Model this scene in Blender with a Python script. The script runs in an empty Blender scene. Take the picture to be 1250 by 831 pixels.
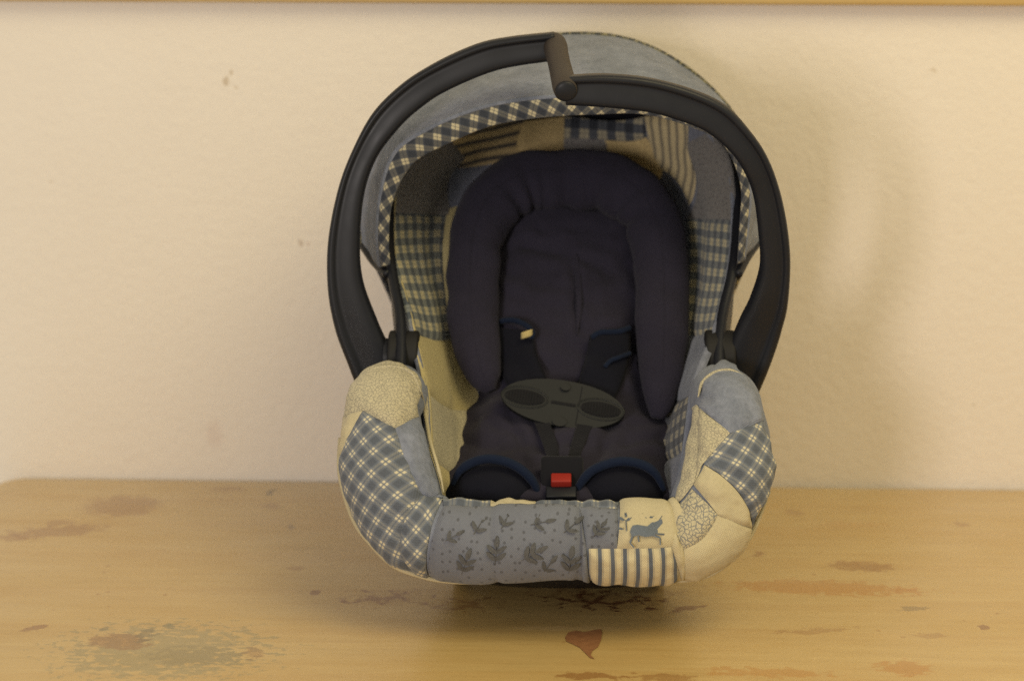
import bpy, bmesh, math, random
import numpy as np
from mathutils import Vector, Matrix, noise as mnoise

random.seed(7); np.random.seed(7)
sc = bpy.context.scene
COL = sc.collection

# ------------------------------------------------------------------ camera
W, H, FPX = 1250.0, 831.0, 2774.0            # photograph size and focal length in its pixels
CAM = np.array([0.09, -2.58, 0.72])          # wall plane is y = 0, table top is z = 0
YAW, PITCH, ROLL = math.radians(2.0), math.radians(12.04), math.radians(0.14)
FWD = np.array([-math.sin(YAW) * math.cos(PITCH), math.cos(YAW) * math.cos(PITCH), -math.sin(PITCH)])
R0 = np.cross(FWD, [0, 0, 1.0]); R0 /= np.linalg.norm(R0)
U0 = np.cross(R0, FWD)
RT = R0 * math.cos(ROLL) + U0 * math.sin(ROLL)
UP = U0 * math.cos(ROLL) - R0 * math.sin(ROLL)
cd = bpy.data.cameras.new('camera'); cam = bpy.data.objects.new('camera', cd); COL.objects.link(cam)
cd.sensor_fit = 'HORIZONTAL'; cd.lens = 50.0; cd.sensor_width = 50.0 * W / FPX
cd.clip_start = 0.05; cd.clip_end = 60
cd.dof.use_dof = True; cd.dof.focus_distance = 2.13; cd.dof.aperture_fstop = 2.2
m = Matrix.Identity(4)
for i in range(3):
    m[i][0], m[i][1], m[i][2], m[i][3] = RT[i], UP[i], -FWD[i], CAM[i]
cam.matrix_world = m
sc.camera = cam

# ------------------------------------------------------------------ light and exposure
world = bpy.data.worlds.new('World'); sc.world = world; world.use_nodes = True
bg = world.node_tree.nodes['Background']
bg.inputs[0].default_value = (1.0, 0.905, 0.73, 1); bg.inputs[1].default_value = 0.50

def area(name, loc, target, size, size_y, power, color):
    l = bpy.data.lights.new(name, 'AREA'); l.shape = 'RECTANGLE'; l.size = size; l.size_y = size_y
    l.energy = power; l.color = color
    o = bpy.data.objects.new(name, l); COL.objects.link(o); o.location = loc
    o.rotation_euler = (Vector(target) - Vector(loc)).to_track_quat('-Z', 'Y').to_euler()
    return o
area('window_light', (-0.92, -3.25, 0.66), (0.1, -0.2, 0.28), 0.42, 0.6, 33, (1.0, 0.91, 0.86))
area('ceiling_light', (1.05, -1.35, 2.15), (0.35, -0.2, 0.1), 1.3, 1.3, 31, (1.0, 0.84, 0.46))
sc.view_settings.view_transform = 'Standard'; sc.view_settings.look = 'None'
sc.view_settings.exposure = 0.0; sc.view_settings.gamma = 1.0
sc.render.engine = 'CYCLES'
sc.cycles.max_bounces = 6; sc.cycles.diffuse_bounces = 3; sc.cycles.glossy_bounces = 2; sc.cycles.transmission_bounces = 0
sc.cycles.use_adaptive_sampling = True; sc.cycles.adaptive_threshold = 0.012
sc.cycles.use_denoising = False
sc.cycles.caustics_reflective = False; sc.cycles.caustics_refractive = False

# ------------------------------------------------------------------ helpers
def at(px, py, y):
    """world point on the plane of depth y that lies under a photograph position"""
    d = FWD * FPX + RT * (px - W / 2) - UP * (py - H / 2)
    return CAM + d * ((y - CAM[1]) / d[1])

def on_z(px, py, z=0.0):
    d = FWD * FPX + RT * (px - W / 2) - UP * (py - H / 2)
    return CAM + d * ((z - CAM[2]) / d[2])

def proj(P):
    d = np.asarray(P) - CAM
    f = d @ FWD
    return W / 2 + FPX * (d @ RT) / f, H / 2 - FPX * (d @ UP) / f

def catmull(P, n, axis=0):
    """Catmull-Rom resampling of control points along an axis to n samples"""
    P = np.moveaxis(np.asarray(P, float), axis, 0)
    k = len(P)
    Q = np.concatenate([[2 * P[0] - P[1]], P, [2 * P[-1] - P[-2]]])
    t = np.linspace(0, k - 1, n); i = np.minimum(t.astype(int), k - 2); f = t - i
    sh = (n,) + (1,) * (P.ndim - 1); f = f.reshape(sh)
    a, b, c, d = Q[i], Q[i + 1], Q[i + 2], Q[i + 3]
    out = 0.5 * (2 * b + (c - a) * f + (2 * a - 5 * b + 4 * c - d) * f**2 + (3 * b - a - 3 * c + d) * f**3)
    return np.moveaxis(out, 0, axis)

class Surf:
    """dense sampled surface, sampled bilinearly in (u, v) of 0..1"""
    def __init__(self, G, flip=False):
        self.G = G; self.nu, self.nv = G.shape[:2]
        du = np.gradient(G, axis=0); dv = np.gradient(G, axis=1)
        n = np.cross(du, dv); n /= (np.linalg.norm(n, axis=2, keepdims=True) + 1e-12)
        self.N = -n if flip else n
        self.px, self.py = proj(G.reshape(-1, 3))
        v = CAM - G.reshape(-1, 3)
        self.dist = np.linalg.norm(v, axis=1); self.dist -= self.dist.min()
        self.front = (np.sum(v * self.N.reshape(-1, 3), axis=1) > 0)
    def inv(self, x, y):
        d = (self.px - x) ** 2 + (self.py - y) ** 2 + np.where(self.front, 0, 400) + self.dist * 350
        k = int(np.argmin(d)); return np.array([(k // self.nv) / (self.nu - 1), (k % self.nv) / (self.nv - 1)])
    def sample(self, uv, A=None):
        A = self.G if A is None else A
        u = np.clip(uv[..., 0], 0, 1) * (self.nu - 1); v = np.clip(uv[..., 1], 0, 1) * (self.nv - 1)
        i = np.minimum(u.astype(int), self.nu - 2); j = np.minimum(v.astype(int), self.nv - 2)
        f = (u - i)[..., None]; g = (v - j)[..., None]
        return (A[i, j] * (1 - f) * (1 - g) + A[i + 1, j] * f * (1 - g) + A[i, j + 1] * (1 - f) * g + A[i + 1, j + 1] * f * g)
    def pos(self, uv): return self.sample(uv)
    def nor(self, uv):
        n = self.sample(uv, self.N); return n / (np.linalg.norm(n, axis=-1, keepdims=True) + 1e-12)

def wrinkle(P, scale, amp, seed=0.0):
    o = Vector((seed * 3.1, seed * 1.7, seed))
    return np.array([amp * mnoise.noise(Vector(p) * scale + o) for p in P.reshape(-1, 3)]).reshape(P.shape[:-1])

def link(name, me, parent=None, mat=None, smooth=True):
    o = bpy.data.objects.new(name, me); COL.objects.link(o)
    if mat: me.materials.append(mat)
    if parent is not None: o.parent = parent
    if smooth:
        me.polygons.foreach_set('use_smooth', [True] * len(me.polygons))
    me.update()
    return o

def grid_mesh(name, P, uv=None, close_v=False, close_u=False, flip=False):
    n, k = P.shape[:2]
    vs = P.reshape(-1, 3)
    fs = []
    for i in range(n if close_u else n - 1):
        for j in range(k if close_v else k - 1):
            a, b = i * k + j, i * k + (j + 1) % k
            c, d = ((i + 1) % n) * k + (j + 1) % k, ((i + 1) % n) * k + j
            fs.append((a, b, c, d) if flip else (a, d, c, b))
    me = bpy.data.meshes.new(name); me.from_pydata([tuple(v) for v in vs], [], fs)
    if uv is not None:
        ul = me.uv_layers.new(name='UVMap'); q = uv.reshape(-1, 2)
        idx = np.zeros(len(me.loops), int); me.loops.foreach_get('vertex_index', idx)
        ul.data.foreach_set('uv', q[idx].ravel())
    return me

def arc_uv(P, rot=0.0):
    """fabric coordinates in metres measured along the middle row and column"""
    n, k = P.shape[:2]
    a = np.concatenate([[0], np.cumsum(np.linalg.norm(np.diff(P[:, k // 2], axis=0), axis=1))])
    b = np.concatenate([[0], np.cumsum(np.linalg.norm(np.diff(P[n // 2], axis=0), axis=1))])
    A, B = np.meshgrid(b, a)
    c, s = math.cos(rot), math.sin(rot)
    return np.stack([A * c - B * s, A * s + B * c], axis=-1)

def flat_uv(P, N, rot=0.0):
    """fabric coordinates in metres on the mean plane of a piece of cloth"""
    nm = N.reshape(-1, 3).mean(axis=0); nm /= np.linalg.norm(nm)
    ax = np.array([1.0, 0, 0]); ax = ax - nm * (ax @ nm); ax /= np.linalg.norm(ax); ay = np.cross(nm, ax)
    c = P.reshape(-1, 3).mean(axis=0); a = (P - c) @ ax + .5; b = (P - c) @ ay + .5
    return np.stack([a * math.cos(rot) - b * math.sin(rot), a * math.sin(rot) + b * math.cos(rot)], axis=-1)

def resample(uv, n):
    uv = np.array(uv); L = np.concatenate([[0], np.cumsum(np.linalg.norm(np.diff(uv, axis=0), axis=1) + 1e-6)])
    t = np.linspace(0, L[-1], n); return np.stack([np.interp(t, L, uv[:, 0]), np.interp(t, L, uv[:, 1])], axis=-1)

def patch(surf, A, B, mat, parent, name='patch', puff=0.0028, rot=0.0, n=26, k=26, seam=0.006, wr=0.0012, ws=28, seed=0, lift=0.0, flat=False):
    """a sewn piece of cloth spanned between two edges given on the surface; edges sink into the seam"""
    ua = resample([surf.inv(*p) for p in A], k); ub = resample([surf.inv(*p) for p in B], k)
    t = np.linspace(0, 1, n)[:, None, None]
    uv = ua[None] * (1 - t) + ub[None] * t
    P = surf.pos(uv); N = surf.nor(uv)
    t1 = np.linspace(0, 1, n); s1 = np.linspace(0, 1, k)
    hgt = np.linalg.norm(P[-1, k // 2] - P[0, k // 2]); wid = np.linalg.norm(P[n // 2, -1] - P[n // 2, 0])
    de = np.minimum(np.minimum(t1, 1 - t1)[:, None] * hgt, np.minimum(s1, 1 - s1)[None] * wid)
    off = lift + puff * (1 - np.exp(-de / seam)) * 1.05 - 0.0002
    off = off + wrinkle(P, ws, wr, seed) * (1 - np.exp(-de / seam))
    if wr: off = off + wrinkle(P, 85, wr * .9, seed + 5) * np.exp(-((de - seam) / (seam * 1.3)) ** 2) + wrinkle(P, 130, wr * .25, seed + 7) * (de > .001)
    Q = P + N * off[..., None]
    me = grid_mesh(name, Q, flat_uv(P, N, rot) if flat else arc_uv(P, rot))
    # make faces look along the surface normal
    f = me.polygons[len(me.polygons) // 2]
    i = (n // 2) * k + k // 2
    if f.normal.dot(Vector(N[n // 2, k // 2])) < 0: me.flip_normals()
    return link(name, me, parent, mat)

def tube(name, pts, r, parent, mat, n=60, k=12, caps=True, taper=None, closed=False):
    C = catmull(pts, n) if len(pts) > 2 else np.linspace(pts[0], pts[1], n)
    T = np.gradient(C, axis=0); T /= np.linalg.norm(T, axis=1, keepdims=True)
    ref = np.array([0.1, -1.0, 0.3]); ref /= np.linalg.norm(ref)
    A = np.cross(T, ref); A /= (np.linalg.norm(A, axis=1, keepdims=True) + 1e-9); Bv = np.cross(T, A)
    th = np.linspace(0, 2 * math.pi, k, endpoint=False)
    rr = np.full(n, r) if taper is None else r * np.interp(np.linspace(0, 1, n), np.linspace(0, 1, len(taper)), taper)
    P = C[:, None] + (A[:, None] * np.cos(th)[None, :, None] + Bv[:, None] * np.sin(th)[None, :, None]) * rr[:, None, None]
    L = np.concatenate([[0], np.cumsum(np.linalg.norm(np.diff(C, axis=0), axis=1))])
    uv = np.stack(np.meshgrid(th * r, L), axis=-1)
    me = grid_mesh(name, P, uv, close_v=True)
    bm = bmesh.new(); bm.from_mesh(me)
    if caps:
        bm.verts.ensure_lookup_table()
        bm.faces.new([bm.verts[j] for j in range(k)])
        bm.faces.new([bm.verts[(n - 1) * k + j] for j in range(k)])
    bmesh.ops.recalc_face_normals(bm, faces=bm.faces)
    bm.to_mesh(me); bm.free()
    return link(name, me, parent, mat)

def subsurf(o, lv=2):
    md = o.modifiers.new('subsurf', 'SUBSURF'); md.levels = lv; md.render_levels = lv
def solidify(o, t, off=-1):
    md = o.modifiers.new('solidify', 'SOLIDIFY'); md.thickness = t; md.offset = off

# ------------------------------------------------------------------ materials
class NT:
    def __init__(self, name):
        self.m = bpy.data.materials.new(name); self.m.use_nodes = True
        self.t = self.m.node_tree; self.b = self.t.nodes['Principled BSDF']
    def n(self, typ, **kw):
        x = self.t.nodes.new(typ)
        for a, v in kw.items(): setattr(x, a, v)
        return x
    def put(self, s, v):
        if isinstance(v, bpy.types.NodeSocket): self.t.links.new(v, s)
        elif isinstance(v, (tuple, list)) and len(v) == 3 and s.type == 'RGBA': s.default_value = (*v, 1)
        else: s.default_value = v
    def math(self, op, a, b=0.0, c=None, clamp=False):
        x = self.n('ShaderNodeMath', operation=op, use_clamp=clamp); self.put(x.inputs[0], a); self.put(x.inputs[1], b)
        if c is not None: self.put(x.inputs[2], c)
        return x.outputs[0]
    def mix(self, f, a, b, mode='MIX'):
        x = self.n('ShaderNodeMix', data_type='RGBA', blend_type=mode)
        self.put(x.inputs[0], f); self.put(x.inputs[6], a); self.put(x.inputs[7], b); return x.outputs[2]
    def rng(self, v, a, b, c=0.0, d=1.0, smooth=False):
        x = self.n('ShaderNodeMapRange', interpolation_type='SMOOTHSTEP' if smooth else 'LINEAR')
        for i, q in enumerate((v, a, b, c, d)): self.put(x.inputs[i], q)
        return x.outputs[0]
    def uv(self): return self.n('ShaderNodeUVMap').outputs[0]
    def obj(self): return self.n('ShaderNodeTexCoord').outputs['Object']
    def noise(self, vec, scale, detail=3, rough=0.5, dist=0.0):
        x = self.n('ShaderNodeTexNoise'); self.put(x.inputs['Vector'], vec)
        self.put(x.inputs['Scale'], scale); self.put(x.inputs['Detail'], detail); self.put(x.inputs['Roughness'], rough)
        self.put(x.inputs['Distortion'], dist); return x.outputs['Fac']
    def vor(self, vec, scale, feat='F1', rand=1.0, dim='2D'):
        x = self.n('ShaderNodeTexVoronoi', feature=feat, voronoi_dimensions=dim); self.put(x.inputs['Vector'], vec)
        self.put(x.inputs['Scale'], scale); self.put(x.inputs['Randomness'], rand); return x.outputs['Distance']
    def mapv(self, vec, loc=(0, 0, 0), rot=(0, 0, 0), scale=(1, 1, 1), typ='POINT'):
        x = self.n('ShaderNodeMapping', vector_type=typ); self.put(x.inputs[0], vec)
        x.inputs[1].default_value = loc; x.inputs[2].default_value = rot; x.inputs[3].default_value = scale; return x.outputs[0]
    def sep(self, v):
        x = self.n('ShaderNodeSeparateXYZ'); self.put(x.inputs[0], v); return x.outputs
    def bump(self, h, strength, dist):
        x = self.n('ShaderNodeBump'); self.put(x.inputs['Height'], h); x.inputs['Strength'].default_value = strength
        x.inputs['Distance'].default_value = dist; self.put(self.b.inputs['Normal'], x.outputs[0])
    def out(self, col, rough=0.8, spec=0.3, sheen=0.0):
        self.put(self.b.inputs['Base Color'], col); self.put(self.b.inputs['Roughness'], rough)
        self.put(self.b.inputs['Specular IOR Level'], spec)
        if sheen: self.b.inputs['Sheen Weight'].default_value = sheen; self.b.inputs['Sheen Roughness'].default_value = 0.5
        return self.m

def cloth_finish(g, col, weave=1500.0, rough=0.9, sheen=0.15, grime=0.25):
    """adds weave relief and uneven fading to a cloth colour"""
    uv = g.uv(); x, y, _ = g.sep(uv)
    wv = g.math('MULTIPLY', g.math('SINE', g.math('MULTIPLY', x, weave * 2)), g.math('SINE', g.math('MULTIPLY', y, weave * 2)))
    ob = g.obj()
    fade = g.noise(ob, 26, 4, 0.6)
    fine = g.noise(ob, 420, 2, 0.6)
    f = g.math('ADD', g.math('MULTIPLY', fade, grime), g.math('MULTIPLY', fine, 0.22))
    c = g.mix(1.0, col, g.mix(1.0, (1, 1, 1), (1, 1, 1)), 'MULTIPLY')
    v = g.n('ShaderNodeHueSaturation'); g.put(v.inputs['Color'], c)
    g.put(v.inputs['Value'], g.math('ADD', f, 1.0 - (grime + 0.22) / 2))
    hgt = g.math('ADD', g.math('MULTIPLY', wv, 0.3), g.math('ADD', g.math('MULTIPLY', fine, 0.5), g.math('MULTIPLY', g.noise(ob, 90, 3), 1.2)))
    g.bump(hgt, 0.5, 0.0018)
    return g.out(v.outputs[0], rough, 0.08, sheen)

CREAM = (0.53, 0.465, 0.295)
def mat_plain(name, col, **k): return cloth_finish(NT(name), col, **k)

def mat_plaid(name, ground, line, period=0.0150, dark=0.72, lw=0.085):
    g = NT(name); uv = g.uv(); x, y, _ = g.sep(uv)
    def bands(c):
        f = g.math('FRACT', g.math('DIVIDE', c, period))
        d = g.math('ABSOLUTE', g.math('SUBTRACT', f, 0.5))
        pair = g.math('ABSOLUTE', g.math('SUBTRACT', d, 0.115))
        ln = g.rng(pair, lw * 0.55, lw * 1.15, 1, 0, True)
        wide = g.rng(d, 0.27, 0.31, 0, 1, True)
        return ln, wide
    lx, wx = bands(x); ly, wy = bands(y)
    base = g.mix(g.math('MULTIPLY', g.math('ADD', wx, wy), 0.5), tuple(c * 1.15 for c in ground), tuple(c * dark for c in ground))
    both = g.math('MULTIPLY', lx, ly)
    one = g.math('MAXIMUM', lx, ly)
    c = g.mix(g.math('MULTIPLY', one, 0.13), base, line)
    c = g.mix(g.math('MULTIPLY', both, 0.95), c, line)
    return cloth_finish(g, c)

def mat_gingham(name, light, mid, darkc, period=0.0185, duty=0.5, split=True):
    g = NT(name); uv = g.uv(); x, y, _ = g.sep(uv)
    def band(c):
        f = g.math('FRACT', g.math('DIVIDE', c, period))
        d = g.math('ABSOLUTE', g.math('SUBTRACT', f, 0.5))
        b = g.rng(d, duty * 0.5 - 0.03, duty * 0.5 + 0.03, 0, 1, True)
        if split: b = g.math('MAXIMUM', b, g.rng(d, 0.03, 0.06, 0.35, 0, True))
        return b
    bx, by = band(x), band(y)
    c = g.mix(g.math('MAXIMUM', bx, by), light, mid)
    c = g.mix(g.math('MULTIPLY', bx, by), c, darkc)
    return cloth_finish(g, c)

def mat_stripe(name, light, dark, period=0.0095, duty=0.38, axis=0, wob=0.0, edge=0.06):
    g = NT(name); uv = g.uv(); s = g.sep(uv)[axis]
    if wob: s = g.math('ADD', s, g.math('MULTIPLY', g.noise(g.obj(), 18, 2), wob))
    f = g.math('ABSOLUTE', g.math('SUBTRACT', g.math('FRACT', g.math('DIVIDE', s, period)), 0.5))
    k = g.rng(f, duty * 0.5 - edge, duty * 0.5 + edge, 1, 0, True)
    ln = g.rng(g.math('ABSOLUTE', g.math('SUBTRACT', f, duty * 0.5 + 0.09)), 0.02, 0.05, 0.4, 0, True)
    return cloth_finish(g, g.mix(g.math('MAXIMUM', k, ln), light, dark))

def mat_scroll(name, ground, ink, scale=260, th=0.05, amount=0.8):
    """small all-over scroll print"""
    g = NT(name); uv = g.uv()
    d = g.n('ShaderNodeTexNoise'); g.put(d.inputs['Vector'], uv); d.inputs['Scale'].default_value = scale * 0.7
    w = g.n('ShaderNodeVectorMath', operation='MULTIPLY_ADD'); g.put(w.inputs[0], d.outputs['Color'])
    w.inputs[1].default_value = (0.006,) * 3; g.put(w.inputs[2], uv)
    v = g.vor(w.outputs[0], scale, 'DISTANCE_TO_EDGE')
    k = g.rng(v, th, th * 2.4, 1, 0, True)
    return cloth_finish(g, g.mix(g.math('MULTIPLY', k, amount), ground, ink))

def mat_dots(name, ground, ink, scale=120, r=0.16, amount=0.8):
    g = NT(name); uv = g.uv()
    v = g.vor(uv, scale, 'F1', 0.75)
    k = g.rng(v, r * 0.7, r * 1.2, 1, 0, True)
    return cloth_finish(g, g.mix(g.math('MULTIPLY', k, amount), ground, ink))

def mat_denim(name, col):
    g = NT(name); uv = g.uv(); x, y, _ = g.sep(uv)
    tw = g.math('SINE', g.math('MULTIPLY', g.math('ADD', x, y), 3800))
    fl = g.noise(g.mapv(g.obj(), scale=(1, 1, 0.35)), 210, 3, 0.7)
    k = g.math('ADD', g.math('MULTIPLY', g.math('ADD', fl, g.rng(g.noise(g.obj(), 42, 4, 0.65), 0.3, 0.7, -.25, .25)), 0.85), g.math('MULTIPLY', tw, 0.12), clamp=True)
    c = g.mix(k, tuple(q * 0.6 for q in col), (col[0] * 1.5, col[1] * 1.42, col[2] * 1.36))
    return cloth_finish(g, c, grime=0.35)

def mat_plastic(name, col, rough=0.42, tex=900, bump=0.06):
    g = NT(name); ob = g.obj()
    f = g.noise(ob, tex, 2, 0.6)
    sm = g.noise(ob, 14, 4, 0.6)
    c = g.mix(sm, tuple(q * 0.8 for q in col), tuple(q * 1.3 for q in col))
    g.bump(f, bump, 0.0006)
    return g.out(c, g.rng(sm, 0.3, 0.7, rough - 0.05, rough + 0.12), 0.26)

M = {}
M['navy'] = mat_plain('navy_cloth', (0.029, 0.0265, 0.042), sheen=0.05, grime=0.45)
M['navy_dark'] = mat_plain('navy_dark_cloth', (0.010, 0.0105, 0.017), sheen=0.03, grime=0.4)
M['webbing'] = mat_plain('webbing', (0.012, 0.012, 0.015), weave=900, sheen=0.1)
M['blue'] = mat_plain('blue_binding', (0.010, 0.016, 0.036), sheen=0.05)
M['denim'] = mat_denim('denim', (0.205, 0.234, 0.298))
M['denim_dark'] = mat_denim('denim_blue', (0.175, 0.195, 0.25))
M['cream'] = mat_plain('cream_cloth', CREAM, grime=0.3)
M['cream_yellow'] = mat_plain('cream_yellow_cloth', (0.52, 0.44, 0.22), grime=0.35)
M['plaid'] = mat_plaid('window_plaid', (0.145, 0.165, 0.20), (0.64, 0.58, 0.40))
M['plaid_trim'] = mat_plaid('trim_plaid', (0.062, 0.07, 0.088), (0.57, 0.51, 0.34), period=0.0150, lw=0.115)
M['gingham'] = mat_gingham('gingham', (0.60, 0.53, 0.33), (0.22, 0.235, 0.225), (0.085, 0.10, 0.12))
M['gingham_dark'] = mat_gingham('gingham_dark', (0.38, 0.34, 0.24), (0.09, 0.097, 0.11), (0.038, 0.042, 0.052), period=0.021)
M['stripe'] = mat_stripe('blue_stripe', (0.57, 0.50, 0.32), (0.11, 0.125, 0.15), period=0.0116, duty=0.34)
M['stripe_tan'] = mat_stripe('tan_stripe', (0.55, 0.42, 0.21), (0.09, 0.08, 0.07), period=0.0125, duty=0.36, axis=1, wob=0.001)
M['stripe_pale'] = mat_stripe('pale_stripe', (0.58, 0.48, 0.28), (0.20, 0.175, 0.13), period=0.011, duty=0.3, wob=0.002)
M['floral'] = mat_scroll('small_floral', (0.53, 0.475, 0.32), (0.28, 0.26, 0.20), 330, 0.07, 0.75)
M['scroll'] = mat_scroll('scroll_print', (0.52, 0.465, 0.31), (0.17, 0.18, 0.19), 270, 0.06, 0.85)
M['dot'] = mat_dots('dotted_blue', (0.17, 0.182, 0.215), (0.06, 0.06, 0.065), 105, 0.15, 0.55)
M['dot_dark'] = mat_dots('dotted_slate', (0.215, 0.205, 0.195), (0.05, 0.042, 0.045), 130, 0.16, 0.7)
M['ochre'] = mat_scroll('ochre_print', (0.56, 0.43, 0.21), (0.38, 0.28, 0.13), 200, 0.08, 0.5)
M['ink'] = mat_plain('print_ink', (0.128, 0.13, 0.132), sheen=0.0)
M['ink_blue'] = mat_plain('print_ink_blue', (0.17, 0.20, 0.24), sheen=0.0)
M['black'] = mat_plastic('black_plastic', (0.0125, 0.0135, 0.0175), 0.40)
M['grip'] = mat_plastic('grip_rubber', (0.045, 0.036, 0.03), 0.62, 700, 0.25)
M['hub'] = mat_plastic('hub_plastic', (0.014, 0.0135, 0.013), 0.6)
M['clip'] = mat_plastic('clip_plastic', (0.0135, 0.0147, 0.0145), 0.46)
M['clip_dark'] = mat_plastic('clip_recess', (0.007, 0.007, 0.0085), 0.75)
M['red'] = mat_plastic('red_plastic', (0.28, 0.022, 0.014), 0.5)
M['binding'] = mat_scroll('speckled_binding', (0.045, 0.048, 0.045), (0.34, 0.30, 0.16), 110, 0.05, 0.7)
M['tag'] = mat_plain('tag_cloth', (0.60, 0.48, 0.20))

def mat_wall():
    g = NT('painted_wall'); ob = g.obj()
    big = g.noise(ob, 1.3, 3, 0.5); mid = g.noise(ob, 9, 4, 0.6)
    peel = g.noise(ob, 85, 4, 0.55); fine = g.noise(ob, 320, 3, 0.6)
    c = g.mix(g.math('MULTIPLY_ADD', mid, 0.5, g.math('MULTIPLY', big, 0.5)), (0.765, 0.70, 0.615), (0.83, 0.77, 0.685))
    c = g.mix(g.rng(fine, 0.3, 0.7, 0, 0.10), c, (0.60, 0.53, 0.44))
    nzm = g.rng(g.noise(ob, 240, 3, 0.7), 0.25, 0.75, -0.7, 0.7)
    def mark(px, py, sx, sy, rot, col, amt, c, th=0.5):
        p = at(px, py, 0)
        q = g.mapv(ob, (p[0], 0, p[2]), (0, rot, 0), (sx, 1, sy), 'TEXTURE')
        ln = g.n('ShaderNodeVectorMath', operation='LENGTH'); g.put(ln.inputs[0], q)
        d = g.math('ADD', ln.outputs['Value'], nzm)
        return g.mix(g.math('MULTIPLY', g.rng(d, 0.55, 1.0, 1, 0, True), amt * .62), c, col)
    for a in [(276, 99, .0045, .006, .3, (.36, .24, .10), .75), (282, 89, .003, .004, 0, (.38, .26, .11), .7), (288, 107, .003, .002, 0, (.4, .28, .12), .6),
              (367, 297, .004, .0045, 0, (.36, .25, .17), .75), (376, 298, .003, .003, 0, (.42, .26, .2), .5),
              (1140, 86, .004, .003, 0, (.45, .34, .2), .6), (62, 222, .003, .002, 0, (.5, .38, .24), .5),
              (262, 530, .012, .02, 0, (.62, .47, .40), .4), (1188, 494, .003, .003, 0, (.45, .36, .22), .5)]:
        c = mark(*a, c)
    hgt = g.math('ADD', peel, g.math('MULTIPLY', fine, 0.25))
    g.bump(hgt, 0.30, 0.004)
    return g.out(c, 0.62, 0.25)

def mat_wood(stains=()):
    g = NT('varnished_pine'); ob = g.obj()
    st = g.mapv(ob, scale=(0.7, 9, 9))
    warp = g.noise(g.mapv(ob, scale=(0.5, 3, 3)), 3, 3, 0.6)
    ring = g.math('FRACT', g.math('ADD', g.math('MULTIPLY', g.sep(ob)[1], 9.0), g.math('MULTIPLY', warp, 1.4)))
    grain = g.noise(st, 9, 5, 0.62, 0.3); fib = g.noise(g.mapv(ob, scale=(1.5, 60, 60)), 12, 3, 0.6)
    blot = g.noise(g.mapv(ob, scale=(1, 2.2, 2.2)), 6, 4, 0.6)
    c = g.mix(grain, (0.44, 0.29, 0.10), (0.62, 0.45, 0.19))
    c = g.mix(g.math('MULTIPLY', g.rng(ring, 0.55, 1.0, 0, 1), 0.20), c, (0.45, 0.25, 0.065))
    c = g.mix(g.rng(fib, 0.35, 0.75, 0, 0.22), c, (0.70, 0.50, 0.21))
    c = g.mix(g.rng(blot, 0.42, 0.72, 0, 0.4), c, (0.47, 0.29, 0.09))
    freck = g.vor(ob, 38, 'F1', 1.0, '3D')
    c = g.mix(g.math('MULTIPLY', g.rng(freck, 0.06, 0.13, 1, 0, True), g.rng(g.noise(ob, 7), 0.5, 0.6, 0, 0.55)), c, (0.30, 0.14, 0.04))
    line = g.noise(g.mapv(ob, scale=(0.9, 42, 42)), 5, 4, 0.7)
    c = g.mix(g.rng(line, 0.60, 0.68, 0, 0.28), c, (0.33, 0.17, 0.045))
    pore = g.noise(g.mapv(ob, scale=(6, 55, 55)), 10, 2, 0.6)
    c = g.mix(g.rng(pore, 0.68, 0.74, 0, 0.35), c, (0.28, 0.14, 0.04))
    scr = g.math('MULTIPLY', g.rng(g.noise(g.mapv(ob, rot=(0, 0, .18), scale=(2.5, 110, 1)), 6, 2, 0.5), 0.70, 0.73, 0, 1), g.rng(g.noise(ob, 9), 0.5, 0.6, 0, 0.55))
    c = g.mix(scr, c, (0.74, 0.56, 0.28))
    dn = g.n('ShaderNodeTexNoise'); g.put(dn.inputs['Vector'], g.mapv(ob, scale=(1, 1.6, 1))); dn.inputs['Scale'].default_value = 45; dn.inputs['Detail'].default_value = 4
    dv = g.n('ShaderNodeVectorMath', operation='MULTIPLY_ADD'); g.put(dv.inputs[0], dn.outputs['Color']); dv.inputs[1].default_value = (0.022, 0.022, 0); g.put(dv.inputs[2], ob)
    dob = dv.outputs[0]
    rag = g.rng(g.noise(g.mapv(ob, scale=(1, 1.5, 1)), 75, 4, 0.65), 0.3, 0.7, -1, 1) if stains else None
    vein = g.rng(g.vor(g.mapv(dob, rot=(0, 0, .5), scale=(1, .8, 1)), 38, 'DISTANCE_TO_EDGE'), 0.03, 0.24, 1, 0.2, True) if stains else None
    for (px, py, hx, hy, rot, col, amt, ragged) in stains:
        p = on_z(px, py); q = on_z(px + hx, py); r = on_z(px, py + hy)
        sx = np.linalg.norm(q - p); sy = np.linalg.norm(r - p)
        v = g.mapv(dob, (p[0] + .011, p[1] + .011, 0), (0, 0, rot), (sx, sy, 10), 'TEXTURE')
        ln = g.n('ShaderNodeVectorMath', operation='LENGTH'); g.put(ln.inputs[0], v)
        d = ln.outputs['Value']
        if ragged: d = g.math('MULTIPLY_ADD', rag, ragged, d)
        k = g.math('MULTIPLY', g.rng(d, 0.72, 1.08, 1, 0, True), amt)
        if ragged >= 1.0: k = g.math('MULTIPLY', k, vein)
        c = g.mix(k, c, col)
    sm = g.noise(ob, 5, 3, 0.5)
    g.bump(g.math('ADD', g.math('MULTIPLY', fib, 0.12), g.math('ADD', g.math('MULTIPLY', sm, 2.0), g.math('MULTIPLY', g.noise(ob, 40, 3), 0.25))), 0.25, 0.004)
    r = g.rng(blot, 0.3, 0.7, 0.24, 0.40)
    g.b.inputs['Coat Weight'].default_value = 0.45; g.b.inputs['Coat Roughness'].default_value = 0.20
    return g.out(c, r, 0.42)

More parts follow.
